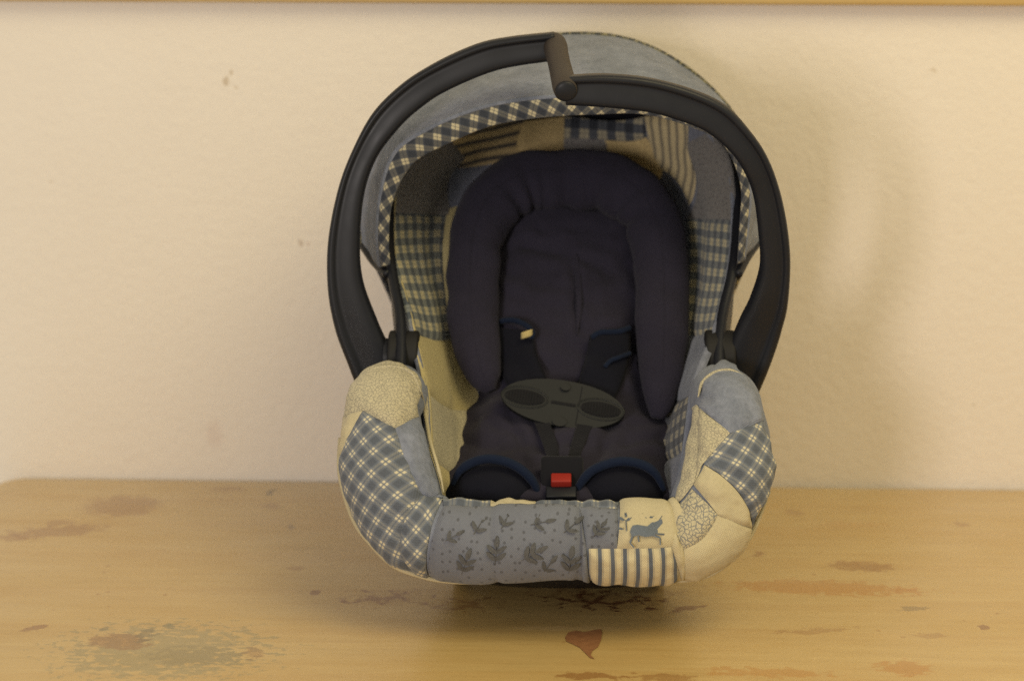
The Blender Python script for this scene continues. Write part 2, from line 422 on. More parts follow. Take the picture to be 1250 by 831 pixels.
# ------------------------------------------------------------------ setting: wall, rail, table
def box_mesh(name, x0, x1, y0, y1, z0, z1, bev=0.0, seg=3):
    bm = bmesh.new(); bmesh.ops.create_cube(bm, size=1)
    for v in bm.verts:
        v.co = Vector(((x0 + x1) / 2 + v.co.x * (x1 - x0), (y0 + y1) / 2 + v.co.y * (y1 - y0), (z0 + z1) / 2 + v.co.z * (z1 - z0)))
    if bev: bmesh.ops.bevel(bm, geom=bm.edges[:], offset=bev, segments=seg, affect='EDGES', profile=0.6)
    me = bpy.data.meshes.new(name); bm.to_mesh(me); bm.free(); return me

wall = link('wall', box_mesh('wall', -1.6, 1.7, 0.0, 0.12, -0.7, 1.3), None, mat_wall(), False)
wall['kind'] = 'structure'; wall['label'] = 'warm off-white painted wall with fine roller texture'

rail_z = at(625, 5.0, -0.018)[2]
rail_me = box_mesh('wooden_rail', -1.6, 1.7, -0.018, 0.0, rail_z, rail_z + 0.09, 0.004)
rail = link('wooden_rail', rail_me, None, None)
rail['label'] = 'honey-coloured wooden rail running along the wall at the very top'; rail['category'] = 'rail'

BR = (0.27, 0.115, 0.03); RB = (0.20, 0.07, 0.028); GR = (0.27, 0.235, 0.12); OR = (0.46, 0.225, 0.05)
STAINS = [(200, 795, 115, 34, 0.1, GR, .62, .9), (150, 617, 48, 14, -0.25, BR, .55, .35), (66, 648, 62, 7, 0.35, BR, .6, .45), (15, 656, 22, 5, 0.2, BR, .5, .4),
          (72, 638, 16, 4, 0.1, BR, .45, .4), (330, 600, 5, 4, 0, (.10, .07, .03), .8, .2), (330, 617, 14, 4, 0, BR, .4, .5),
          (277, 597, 22, 4, 0.1, BR, .35, .5), (42, 766, 16, 3, 0.6, RB, .6, .3), (145, 782, 42, 10, -0.1, BR, .6, .4),
          (128, 766, 7, 3, 0, (.16, .14, .08), .6, .3), (178, 775, 12, 8, 0, (.15, .12, .06), .55, .5), (208, 763, 12, 3, 0.2, (.17, .16, .09), .6, .4),
          (240, 800, 60, 12, 0.1, (.20, .16, .08), .35, .9), (310, 796, 14, 8, 0.2, BR, .4, .6), (385, 723, 8, 3, 0, RB, .7, .3),
          (470, 729, 48, 9, 0.1, RB, .75, 1.0), (565, 737, 42, 9, 0.2, RB, .5, 1.0), (355, 643, 5, 3, 0, (.2, .14, .08), .6, .3), (360, 693, 10, 3, 0, BR, .5, .4),
          (735, 733, 60, 11, -0.1, (.15, .06, .027), .95, 1.0), (840, 742, 28, 2.5, 0.5, RB, .75, .3), (690, 720, 40, 8, 0, RB, .4, 1.0), (800, 722, 60, 8, 0.1, RB, .3, 1.0),
          (1052, 691, 42, 6, -0.1, BR, .6, .5), (1000, 717, 120, 9, -0.05, OR, .75, .5), (1107, 721, 17, 3, 0, OR, .7, .3), (995, 770, 50, 3, 0.2, BR, .4, .6),
          (1105, 815, 34, 10, 0.1, OR, .7, .5), (725, 825, 42, 4, 0.05, BR, .7, .5), (810, 826, 38, 6, 0, BR, .55, .5), (935, 820, 80, 6, 0, OR, .6, .6),
          (1175, 640, 10, 3, 0, BR, .5, .4), (970, 626, 12, 4, 0.4, BR, .4, .5), (925, 676, 8, 2.5, 0, BR, .6, .3), (1202, 765, 8, 3.5, -.5, RB, .65, .3),
          (1117, 742, 22, 2, 0.3, (.22, .15, .07), .6, .5), (1040, 640, 40, 4, 0, OR, .3, .7), (700, 766, 70, 3, 0, (.62, .43, .2), .5, .5),
          (845, 653, 4, 3, 0, (.2, .12, .05), .5, .3), (1135, 775, 18, 3, 0, BR, .35, .5)]
wood = mat_wood(STAINS)
rail_me.materials.append(mat_wood())

# table top: slab with a rounded corner in plan and a rounded edge
tl = on_z(-3, 585)[0]; ty = -0.006
bm = bmesh.new()
loop = []
rc = 0.036
for a in np.linspace(math.pi, math.pi / 2, 9): loop.append((tl + rc + rc * math.cos(a), ty - rc + rc * math.sin(a)))
loop += [(1.7, ty), (1.7, -1.02)]
for a in np.linspace(-math.pi / 2, -math.pi, 6): loop.append((tl + rc + rc * math.cos(a), -1.02 + rc + rc * math.sin(a)))
top = [bm.verts.new((x, y, 0)) for x, y in loop]
f = bm.faces.new(top)
ex = bmesh.ops.extrude_face_region(bm, geom=[f])
for v in [g for g in ex['geom'] if isinstance(g, bmesh.types.BMVert)]: v.co.z = -0.04
bmesh.ops.recalc_face_normals(bm, faces=bm.faces)
rim_edges = [e for e in bm.edges if abs(e.verts[0].co.z - e.verts[1].co.z) < 1e-6]
bmesh.ops.bevel(bm, geom=rim_edges, offset=0.009, segments=5, affect='EDGES', profile=0.5)
me = bpy.data.meshes.new('wooden_table'); bm.to_mesh(me); bm.free()
table = bpy.data.objects.new('wooden_table', None); COL.objects.link(table)
table['label'] = 'stained honey-coloured pine table top with a rounded corner against the wall'; table['category'] = 'table'
ttop = link('table_top', me, table, wood); 
md = ttop.modifiers.new('edge', 'EDGE_SPLIT'); md.split_angle = math.radians(40)
# leaf-shaped stain
leaf = [(690, 777), (694, 771), (703, 769), (713, 771), (722, 769), (733, 767), (735, 771), (734, 780), (730, 789), (723, 794), (721, 799), (726, 804), (720, 802), (715, 797), (708, 790), (698, 785), (691, 782)]
bm = bmesh.new()
vs = [bm.verts.new(Vector(on_z(x, y, 0.0006))) for x, y in leaf]
ff = bm.faces.new(vs)
if ff.normal.z < 0: ff.normal_flip()
bmesh.ops.triangulate(bm, faces=bm.faces)
bmesh.ops.recalc_face_normals(bm, faces=bm.faces)
me = bpy.data.meshes.new('leaf_stain'); bm.to_mesh(me); bm.free()
g = NT('leaf_stain'); nz = g.noise(g.obj(), 130, 4, 0.6)
ls = link('leaf_stain', me, table, g.out(g.mix(nz, (0.20, 0.085, 0.038), (0.38, 0.19, 0.085)), 0.4, 0.4), False)
ls['label'] = 'reddish brown leaf-shaped mark on the table top'

# ------------------------------------------------------------------ infant car seat
XC = 0.061
seat = bpy.data.objects.new('infant_car_seat', None); COL.objects.link(seat)
seat['label'] = 'blue and cream patchwork infant car seat with black carry handle, standing on the table'
seat['category'] = 'car seat'
def P3(x, y, z): return np.array([x, y, z], float)

# --- hard shell
bot = np.array([(-.515, .066), (-.478, .036), (-.42, .010), (-.35, .0006), (-.28, .006), (-.21, .045), (-.135, .14), (-.075, .27), (-.045, .38), (-.048, .45)])
rimc = np.array([(-.515, .095), (-.49, .14), (-.465, .20), (-.43, .215), (-.37, .265), (-.30, .325), (-.225, .385), (-.165, .425), (-.10, .452), (-.06, .458)])
hw = np.array([.135, .156, .158, .155, .158, .175, .177, .158, .105, .03])
S = 70
bot_s, rim_s, hw_s = catmull(bot, S), catmull(rimc, S), catmull(hw, S)
th = np.linspace(0, math.pi, 41)
ct = np.sign(np.cos(th)) * np.abs(np.cos(th)) ** 0.55; stt = np.sin(th) ** 0.8
G = np.zeros((S, 41, 3))
for i in range(S):
    G[i, :, 0] = XC + hw_s[i] * ct
    yz = rim_s[i][None] + (bot_s[i] - rim_s[i])[None] * stt[:, None]
    G[i, :, 1] = yz[:, 0]; G[i, :, 2] = np.maximum(yz[:, 1], 0.0012)
shell = link('shell', grid_mesh('shell', G), seat, M['black']); solidify(shell, 0.004, 0)
for sgn in (-1, 1):
    pts = [P3(XC + sgn * .10, y, z) for y, z in ((-.43, .034), (-.41, .017), (-.38, .0085), (-.34, .0075), (-.28, .0085), (-.22, .028), (-.17, .075))]
    tube('rocker', pts, .0075, shell, M['black'], 40, 10)
# rolled edge of the shell
for sgn in (-1, 1):
    pts = [P3(XC + sgn * (hw_s[i] + .001), rim_s[i][0], rim_s[i][1]) for i in range(12, S, 4)]
    tube('shell_edge', pts, .0055, shell, M['black'], 80, 10)

# --- padded cover inside the shell
rows = [
    [(532, 612, -.475), (552, 616, -.462), (578, 620, -.455), (684, 624, -.45), (786, 620, -.455), (810, 616, -.462), (826, 612, -.475)],
    [(524, 545, -.455), (548, 560, -.415), (572, 566, -.39), (685, 572, -.38), (798, 566, -.39), (818, 560, -.415), (838, 545, -.455)],
    [(518, 470, -.42), (545, 500, -.36), (572, 512, -.325), (688, 522, -.315), (806, 515, -.325), (826, 500, -.36), (850, 465, -.42)],
    [(499, 390, -.36), (528, 400, -.30), (558, 402, -.262), (690, 402, -.25), (832, 402, -.262), (853, 400, -.30), (880, 385, -.36)],
    [(477, 300, -.29), (508, 300, -.24), (548, 300, -.192), (690, 300, -.183), (840, 300, -.192), (868, 300, -.24), (896, 300, -.29)],
    [(486, 215, -.225), (520, 220, -.18), (560, 225, -.14), (690, 220, -.122), (828, 222, -.14), (862, 215, -.18), (894, 215, -.225)],
    [(535, 165, -.17), (565, 180, -.135), (600, 190, -.105), (690, 178, -.085), (790, 190, -.105), (832, 176, -.135), (868, 162, -.17)],
    [(590, 135, -.135), (612, 143, -.115), (640, 148, -.095), (690, 143, -.078), (750, 148, -.095), (800, 140, -.115), (835, 132, -.135)],
]
ctrl = np.zeros((len(rows), 9, 3))
for i, r in enumerate(rows):
    for j, (x, y, d) in enumerate(r): ctrl[i, j + 1] = at(x, y, d)
    ctrl[i, 0] = at(r[0][0] - 3, r[0][1] + 6, r[0][2] + .02); ctrl[i, 8] = at(r[6][0] + 3, r[6][1] + 6, r[6][2] + .02)
BG = catmull(catmull(ctrl, 220, 0), 200, 1)
bucket = Surf(BG)
if np.mean(bucket.front) < 0.5: bucket = Surf(BG, True)
me = grid_mesh('seat_cover', BG[::4, ::4] - bucket.N[::4, ::4] * .003, arc_uv(BG[::4, ::4]))
cover = link('seat_cover', me, seat, M['denim_dark']); solidify(cover, 0.004, 0)

def bp(A, B, mt, **k): return patch(bucket, A, B, M[mt], cover, **k)
# left side, top to bottom
bp([(492, 190), (535, 165), (575, 190)], [(474, 262), (510, 262), (552, 262)], 'dot_dark', seed=1)
bp([(474, 262), (510, 262), (546, 262)], [(503, 405), (525, 412), (550, 416)], 'gingham', seed=2, rot=0.02)
bp([(546, 255), (562, 250)], [(550, 416), (566, 420)], 'cream_yellow', seed=21)
bp([(503, 405), (525, 412), (566, 416)], [(517, 480), (545, 495), (590, 500)], 'cream_yellow', seed=3)
bp([(517, 480), (545, 495), (590, 500)], [(527, 560), (548, 575), (580, 585)], 'floral', seed=4)
bp([(527, 560), (548, 575), (580, 585)], [(532, 612), (552, 616), (580, 620)], 'cream_yellow', seed=5)
# right side
bp([(838, 175), (868, 160), (890, 190)], [(838, 268), (868, 268), (897, 268)], 'dot_dark', seed=6)
bp([(836, 268), (866, 268), (897, 268)], [(832, 410), (852, 408), (874, 404)], 'gingham', seed=7, rot=-0.02)
bp([(826, 410), (852, 408), (874, 404)], [(812, 490), (828, 488), (846, 480)], 'denim', seed=8)
bp([(812, 490), (828, 488), (846, 480)], [(804, 560), (820, 558), (838, 548)], 'gingham_dark', seed=9)
bp([(804, 560), (820, 558), (838, 548)], [(800, 620), (812, 616), (826, 612)], 'denim_dark', seed=10)
# head end
bp([(552, 158), (600, 138), (640, 146)], [(560, 205), (600, 200), (642, 196)], 'stripe_tan', seed=11, flat=True)
bp([(640, 146), (688, 142)], [(642, 205), (688, 205)], 'ochre', seed=12, flat=True)
bp([(688, 142), (740, 146), (787, 142)], [(688, 169), (740, 171), (790, 168)], 'gingham_dark', seed=13, flat=True)
bp([(688, 169), (740, 171)], [(688, 215), (740, 215)], 'dot_dark', seed=14, flat=True)
bp([(740, 171), (790, 168)], [(740, 220), (800, 235)], 'ochre', seed=15, flat=True)
bp([(787, 142), (835, 134)], [(792, 200), (842, 250)], 'stripe_pale', seed=16, flat=True)
# piping along the edge of the cover
for side, c0 in ((0, 28), (1, -29)):
    col = BG[10:200:6, c0]
    tube('cover_piping', [p for p in col], .0028, cover, M['cream_yellow'] if side == 0 else M['denim'], 90, 8)

# --- front cushion: padded U with horns
cl = [(484, 486, -.350, .026), (484, 480, -.39, .033), (478, 486, -.435, .0355), (468, 505, -.46, .0375), (470, 553, -.485, .0425), (482, 604, -.505, .0445), (512, 645, -.52, .0405),
      (565, 660, -.53, .0385), (625, 660, -.535, .0385), (690, 658, -.535, .0365), (765, 662, -.533, .0395), (842, 653, -.52, .0410),
      (876, 606, -.505, .0440), (889, 553, -.485, .0425), (889, 505, -.46, .035), (882, 487, -.435, .0335), (875, 480, -.39, .031), (876, 486, -.350, .025)]
CC = np.array([list(at(x, y, d)) + [r] for x, y, d, r in cl])
NU, NVV = 421, 121
C4 = catmull(CC, NU); C = C4[:, :3]; RR = C4[:, 3]
T = np.gradient(C, axis=0); T /= np.linalg.norm(T, axis=1, keepdims=True)
cen = at(682, 500, -.42)
ref = np.array([0, -0.93, 0.36]); ref /= np.linalg.norm(ref)
Nn = ref[None] - T * (T @ ref)[:, None]; Nn /= np.linalg.norm(Nn, axis=1, keepdims=True)
Bb = np.cross(T, Nn)
th = np.linspace(math.pi, 3 * math.pi, NVV)
ang = th[None, :, None]
lump = np.array([1 + .030 * mnoise.noise(Vector((u * 9.0, 3.3, 0))) for u in np.linspace(0, 1, NU)])
# quilting tucks pinch the cushion along the lip
lens = np.array([proj(p)[0] for p in C])
for tx, amt in ((541, .05), (607, .05), (708, .05), (752, .03), (818, .07)):
    flat = np.array([proj(p)[1] for p in C]) > 620
    lump = lump - amt * np.exp(-((lens - tx) / 5.0) ** 2) * flat
RG = C[:, None] + (Nn[:, None] * np.cos(ang) * 0.95 + Bb[:, None] * np.sin(ang)) * (RR * lump)[:, None, None]
RG = RG + (Nn[:, None] * np.cos(ang) + Bb[:, None] * np.sin(ang)) * wrinkle(RG, 30, .0022, 3)[..., None]
for qx, qy, amt, sg in ((941, 566, .0065, .0055), (939, 588, .006, .005), (943, 545, .004, .006), (930, 500, .003, .007), (820, 640, .003, .008)):
    fx, fy = proj(RG.reshape(-1, 3)); dd = (fx - qx) ** 2 + (fy - qy) ** 2
    c0 = RG.reshape(-1, 3)[int(np.argmin(dd))]
    gg = np.exp(-np.sum((RG - c0) ** 2 * np.array([.35, .35, 1]), axis=2) / sg ** 2)
    RG = RG - (Nn[:, None] * np.cos(ang) + Bb[:, None] * np.sin(ang)) * (amt * gg)[..., None]
rimS = Surf(RG)
vv = CAM - RG; rad = RG - C[:, None]
if np.mean(np.sum(rimS.N * rad, axis=2)) < 0: rimS = Surf(RG, True)
me = grid_mesh('front_cushion', (RG - rimS.N * .0015)[::3, ::3], arc_uv(RG[::3, ::3]))
cush = link('front_cushion', me, seat, M['denim'])
cush['label'] = 'padded patchwork front edge with two raised ends'
bm = bmesh.new(); bm.from_mesh(me); bmesh.ops.recalc_face_normals(bm, faces=bm.faces); bm.to_mesh(me); bm.free()

def rp(A, B, mt, **k): return patch(rimS, A, B, M[mt], cush, **{**dict(flat=True, puff=.0034, wr=.0024, n=40, k=40), **k})
# left horn
rp([(420, 470), (450, 440), (480, 440), (515, 470)], [(410, 514), (444, 501), (482, 522), (512, 508)], 'floral', seed=31)
rp([(410, 514), (444, 501)], [(408, 560), (419, 552)], 'cream', seed=32, n=18, k=18)
rp([(482, 522), (514, 508)], [(517, 604), (542, 606)], 'denim', seed=33)
rp([(444, 501), (464, 511), (482, 522), (500, 565), (517, 604)], [(416, 556), (418, 604), (437, 652), (474, 690), (510, 708)], 'plaid', seed=34, rot=.70, k=50, n=44)
rp([(517, 604), (530, 605), (541, 608)], [(510, 708), (518, 710), (526, 712)], 'plaid', seed=34, rot=.70, n=40)
# lip
rp([(541, 604), (600, 603)], [(541, 617), (600, 617)], 'plaid', seed=35, n=12, puff=.002)
rp([(600, 603), (655, 603)], [(600, 617), (655, 614)], 'cream', seed=36, n=12, puff=.002)
rp([(655, 603), (753, 603)], [(655, 614), (753, 620)], 'plaid', seed=37, n=12, puff=.002)
rp([(541, 617), (600, 617), (655, 614), (707, 617)], [(526, 716), (600, 718), (655, 716), (707, 716)], 'dot', wr=0, seed=38, k=70, n=40)
rp([(707, 617), (753, 620)], [(717, 669), (752, 670)], 'dot', wr=0, seed=39)
rp([(707, 617), (712, 645), (717, 669)], [(707, 718), (714, 718), (720, 718)], 'dot', wr=0, seed=38, n=20, k=20)
rp([(753, 604), (819, 606)], [(752, 670), (820, 668)], 'cream', wr=0, seed=40)
rp([(717, 669), (752, 670), (820, 668)], [(721, 722), (760, 722), (834, 718)], 'stripe', seed=41, k=44)
# right horn
rp([(820, 668), (819, 640)], [(834, 716), (834, 668)], 'cream', seed=42, n=16, k=20)
rp([(822, 616), (845, 596)], [(819, 650), (834, 669), (876, 627)], 'scroll', seed=43)
rp([(845, 590), (859, 566)], [(876, 627), (919, 645)], 'cream', seed=44)
rp([(834, 669), (876, 627), (919, 645)], [(834, 720), (880, 704), (925, 664)], 'cream', seed=45, k=40)
rp([(859, 564), (890, 527), (932, 513)], [(919, 645), (936, 610), (949, 565)], 'plaid', seed=46, rot=.62, n=40, k=40, wr=.0035, ws=40)
rp([(853, 497), (890, 527)], [(845, 592), (859, 564)], 'floral', seed=47)
rp([(857, 470), (885, 440), (918, 470)], [(853, 497), (890, 527), (934, 513)], 'denim', seed=48, k=40)
rp([(843, 500), (853, 497)], [(822, 614), (845, 592)], 'floral', seed=49, puff=.0015)

def curve_on(surf, pts, lift=.001, keep=True):
    out = []
    for x, y in pts:
        uv = surf.inv(x, y); q = surf.pos(uv) + surf.nor(uv) * lift
        u, v = proj(q); out.append(at(x, y, q[1]) if keep and math.hypot(u - x, v - y) < 30 else q)
    return out
tube('piping', curve_on(rimS, [(408, 535), (414, 570), (420, 604), (432, 640), (452, 670), (480, 692), (510, 705), (545, 711), (590, 715)], .0012, False), .0026, cush, M['cream'], 90, 8, taper=[.6, 1, 1, 1, 1, .8, .1])
tube('piping', curve_on(rimS, [(940, 600), (930, 635), (915, 660), (890, 688), (860, 705), (830, 714), (790, 717)], .0008, False), .0024, cush, M['cream'], 90, 8, taper=[.3, 1, 1, 1, .8, .1])
tube('piping', curve_on(rimS, [(854, 486), (858, 470), (872, 457), (890, 454), (906, 460)], .0022, False), .0019, cush, M['floral'], 60, 8, taper=[.3, 1, 1, 1, .3])
tube('piping', curve_on(rimS, [(436, 470), (455, 454), (480, 450), (500, 458), (512, 480)], .0022, False), .0019, cush, M['floral'], 60, 8, taper=[.3, 1, 1, 1, .3])

tube('piping', curve_on(rimS, [(513, 478), (520, 505), (527, 540), (534, 575), (541, 602)], .0018, False), .0020, cush, M['cream'], 60, 8, taper=[.3, 1, 1, 1, .3])
# flat prints that follow the cloth
def decal(name, polys, mat, surf, parent, lift=.0054):
    bm = bmesh.new()
    for poly in polys:
        c = np.mean(np.array(poly), axis=0)
        cv = bm.verts.new(Vector(curve_on(surf, [c], lift)[0]))
        ring = []
        for x, y in poly:
            ring.append(bm.verts.new(Vector(curve_on(surf, [(x, y)], lift)[0])))
        for i in range(len(ring)):
            try: bm.faces.new((cv, ring[i], ring[(i + 1) % len(ring)]))
            except ValueError: pass
    me = bpy.data.meshes.new(name); bm.to_mesh(me); bm.free()
    me.uv_layers.new(name='UVMap')
    return link(name, me, parent, mat, False)
def leafpoly(x, y, L, w, a):
    pts = []
    for t in np.linspace(0, 2 * math.pi, 12, endpoint=False):
        u = math.cos(t); v = math.sin(t) * (1 - .25 * u)
        pts.append((x + L * u * math.cos(a) - w * v * math.sin(a), y + L * u * math.sin(a) + w * v * math.cos(a)))
    return pts
def strokepoly(p, q, w):
    d = np.array(q, float) - np.array(p, float); n = np.array([-d[1], d[0]]) / (np.linalg.norm(d) + 1e-9) * w
    return [tuple(np.array(p) + n), tuple(np.array(p) - n), tuple(np.array(q) - n), tuple(np.array(q) + n)]
def sprig(x, y, a, n=3, s=1.0):
    """a short stem with opposite leaves and one at the tip"""
    st = 20 * s; d = np.array([math.cos(a), math.sin(a)]); o = np.array([x, y]); out = []
    for t in (0.25, 0.62)[:max(1, n - 1)]:
        for side in (-1, 1):
            la = a + side * .85; b = o + d * st * t
            out.append(leafpoly(b[0] + 7 * s * math.cos(la), b[1] + 7 * s * math.sin(la), 6.6 * s, 2.5 * s, la))
    tip = o + d * (st + 5 * s); out.append(leafpoly(tip[0], tip[1], 7 * s, 2.6 * s, a))
    for k in range(4):
        out.append(strokepoly(o + d * st * k / 4, o + d * st * (k + 1) / 4, .55))
    return out
polys = []
for x, y, a, n, s in [(563, 702, -1.25, 3, 1.1), (578, 652, -1.0, 2, 1.0), (604, 690, -1.5, 3, 1.15), (612, 645, -1.1, 2, .95), (636, 684, -.5, 3, 1.15), (648, 640, -.2, 2, 1.0), (662, 700, -.9, 2, .9),
                      (694, 702, -1.45, 3, 1.15), (688, 650, -.7, 2, 1.0), (724, 655, -.9, 3, .9), (543, 660, -.5, 2, .85)]:
    polys += sprig(x, y, a, n, s)
decal('leaf_print', polys, M['ink'], rimS, cush)
deer = [[(771, 655), (769, 648), (772, 641), (778, 640), (790, 642), (796, 637), (800, 637), (803, 643), (803, 650), (797, 654), (788, 655), (779, 653)],
        [(795, 640), (799, 637), (808, 633), (809, 638), (803, 645), (797, 645)], strokepoly((773, 653), (769, 662), 1.3), strokepoly((769, 662), (774, 668), .9),
        strokepoly((779, 654), (780, 661), 1.1), strokepoly((797, 653), (806, 656), 1.2), strokepoly((806, 656), (806, 665), .9), strokepoly((801, 651), (811, 652), 1.0),
        strokepoly((801, 636), (801, 629), .7), strokepoly((804, 636), (808, 629), .7)]
plants = [strokepoly((765, 648), (764, 634), .7), leafpoly(759, 633, 4, 1.7, .5), leafpoly(768, 633, 3.6, 1.6, -.6), leafpoly(764, 628, 3.2, 1.5, 1.4), leafpoly(758, 645, 3.4, 1.4, .2),
          leafpoly(787, 630, 3.4, 1.4, .4), leafpoly(796, 630, 3.4, 1.4, -.4), leafpoly(791, 626, 3.2, 1.3, 1.5), leafpoly(799, 624, 2.8, 1.3, 1.2), leafpoly(785, 624, 2.8, 1.3, 1.9), strokepoly((784, 634), (801, 633), .7)]
decal('deer_print', deer, M['ink_blue'], rimS, cush)['label'] = 'small blue printed deer on the cream square'
decal('plant_print', plants, M['ink_blue'], rimS, cush)

# --- head support pillow (horseshoe) and inner body pad
hs = [(598, 478, -.330, .006), (591, 462, -.324, .016), (583, 430, -.306, .0225), (578, 385, -.279, .0255), (577, 330, -.245, .0265), (583, 285, -.218, .0285), (605, 246, -.190, .032), (643, 224, -.171, .0335), (690, 221, -.166, .0335),
      (739, 224, -.171, .0335), (779, 246, -.190, .032), (801, 285, -.218, .0290), (807, 330, -.245, .0275), (808, 385, -.279, .0265), (808, 435, -.310, .0240), (806, 480, -.335, .018), (801, 510, -.348, .007)]
HC = catmull(np.array([list(at(x, y, d)) + [r] for x, y, d, r in hs]), 240)
C = HC[:, :3]; RR = HC[:, 3]
T = np.gradient(C, axis=0); T /= np.linalg.norm(T, axis=1, keepdims=True)
ref = np.array([0, -0.85, 0.52]); Nn = ref[None] - T * (T @ ref)[:, None]; Nn /= np.linalg.norm(Nn, axis=1, keepdims=True); Bb = np.cross(T, Nn)
kk = 56; th = np.linspace(0, 2 * math.pi, kk, endpoint=False)
hx, hy = proj(C)
ctr = at(690, 350, -.22)
inw = ctr[None] - C; sgn = np.sign(np.sum(Bb * inw, axis=1))
r2 = np.ones((240, kk))
for tx, ty_, amt, wd in ((612, 238, .13, 3.2), (640, 226, .20, 2.8), (660, 224, .10, 2.5), (692, 222, .17, 3.0), (738, 226, .18, 3.0), (722, 224, .08, 2.5), (795, 262, .20, 3.0), (782, 246, .10, 2.5), (578, 300, .05, 3)):
    d = np.hypot(hx - tx, hy - ty_); i0 = int(np.argmin(d))
    gu = np.exp(-((np.arange(240) - i0) / wd) ** 2)
    gv = np.clip(np.sin(th)[None] * sgn[:, None] * .7 + .62, 0, 1) ** 1.3
    r2 -= amt * gu[:, None] * gv
HG = C[:, None] + (Nn[:, None] * np.cos(th)[None, :, None] * .78 + Bb[:, None] * np.sin(th)[None, :, None] * 1.04) * (RR[:, None] * r2)[..., None]
HG += (Nn[:, None] * np.cos(th)[None, :, None] + Bb[:, None] * np.sin(th)[None, :, None]) * wrinkle(HG, 34, .003, 9)[..., None]
me = grid_mesh('head_support', HG, arc_uv(HG), close_v=True)
bm = bmesh.new(); bm.from_mesh(me); bm.verts.ensure_lookup_table()
bm.faces.new([bm.verts[j] for j in range(kk)]); bm.faces.new([bm.verts[239 * kk + j] for j in range(kk)])
bmesh.ops.recalc_face_normals(bm, faces=bm.faces); bm.to_mesh(me); bm.free()
head = link('head_support', me, seat, M['navy']); head['label'] = 'navy gathered horseshoe head pillow'

prow = [(242, 606, 774, -.150, -.150), (268, 596, 786, -.190, -.185), (330, 588, 794, -.232, -.215), (400, 588, 796, -.280, -.258), (460, 588, 796, -.320, -.29), (505, 566, 812, -.358, -.325), (548, 550, 820, -.405, -.372), (600, 543, 824, -.472, -.462), (618, 543, 824, -.478, -.47)]
pc = np.zeros((len(prow), 7, 3))
for i, (y, x0, x1, yc, ye) in enumerate(prow):
    for j in range(7):
        t = j / 6; b = 1 - (2 * t - 1) ** 2
        pc[i, j] = at(x0 + (x1 - x0) * t, y, ye + (yc - ye) * b ** .7 + (.006 if j in (0, 6) else 0))
PG = catmull(catmull(pc, 150, 0), 120, 1)
padS = Surf(PG)
if np.mean(padS.front) < .5: padS = Surf(PG, True)
w = wrinkle(PG, 16, .006, 4) + wrinkle(PG * np.array([1, 1, 2.2]), 30, .0045, 6) - 1.0 * np.abs(wrinkle(PG * np.array([1, 1, 1.5]), 26, .006, 5))
gx, gy = proj(PG.reshape(-1, 3)); gx = gx.reshape(PG.shape[:2]); gy = gy.reshape(PG.shape[:2])
for (ax_, ay_), (bx_, by_), dep, wid in (((622, 500), (648, 590), .005, 5), ((748, 506), (722, 590), .005, 5), ((560, 540), (625, 548), .004, 4), ((735, 545), (805, 535), .004, 4), ((600, 520), (636, 528), .003, 3),
                                        ((640, 300), (735, 322), .004, 5), ((630, 345), (690, 352), .003, 4), ((700, 330), (707, 400), .005, 4), ((660, 285), (720, 280), .003, 4), ((640, 540), (720, 545), .003, 4)):
    tq = np.clip(((gx - ax_) * (bx_ - ax_) + (gy - ay_) * (by_ - ay_)) / ((bx_ - ax_) ** 2 + (by_ - ay_) ** 2), 0, 1)
    dd = np.hypot(gx - ax_ - tq * (bx_ - ax_), gy - ay_ - tq * (by_ - ay_))
    dep *= .55; wid *= 1.3
    w = w - dep * np.exp(-(dd / wid) ** 2) + dep * .5 * np.exp(-((dd - wid * 2.2) / (wid * 1.1)) ** 2)
PG = PG + padS.N * w[..., None]
me = grid_mesh('body_pad', PG, arc_uv(PG))
body = link('body_pad', me, seat, M['navy']); solidify(body, .004, 0)
# stitched fold in the pad
tube('fold', curve_on(padS, [(703, 300), (706, 340), (707, 375), (704, 410)], .001), .004, body, M['navy'], 40, 8, taper=[.2, 1, 1, .2])

# --- harness
def ribbon(name, A, B, parent, mat, lift, thick, n=50, k=14, wr=.001, surf=None, puff=.0):
    surf = surf or padS
    a = catmull(np.array(curve_on(surf, A, lift)), n); b = catmull(np.array(curve_on(surf, B, lift)), n)
    t = np.linspace(0, 1, k)[None, :, None]
    P = a[:, None] * (1 - t) + b[:, None] * t
    if puff:
        pf = puff * (1 - (2 * np.linspace(0, 1, k) - 1) ** 4)[None, :, None] * np.ones((n, 1, 1))
        P = P + pf * np.array([0, -.85, .5])
    P = P + np.array([0, -.85, .5]) * wrinkle(P, 40, wr, lift * 900)[..., None]
    o = link(name, grid_mesh(name, P, arc_uv(P)), parent, mat); solidify(o, thick, 0)
    return o
for A, B, arc, in (([(598, 402), (604, 430), (616, 460), (630, 486)], [(650, 408), (654, 435), (664, 460), (676, 484)], [(604, 398), (612, 392), (628, 391), (642, 397), (650, 406), (648, 413)]),
                   ([(722, 412), (716, 440), (708, 465), (700, 490)], [(768, 408), (766, 436), (758, 466), (746, 494)], [(722, 412), (732, 406), (746, 405), (758, 404), (769, 400)])):
    cv = ribbon('strap_cover', A, B, seat, M['navy_dark'], .010, .006, puff=.006, wr=.004)
    tube('binding', curve_on(padS, arc, .020), .0032, cv, M['blue'], 50, 8)
tube('binding', curve_on(padS, [(738, 448), (746, 440), (756, 436), (769, 431)], .024), .0026, seat.children[-1], M['blue'], 40, 8)
tube('binding', curve_on(padS, [(592, 432), (590, 446), (592, 462), (598, 476)], .012), .0024, seat.children[-2], M['blue'], 40, 8)
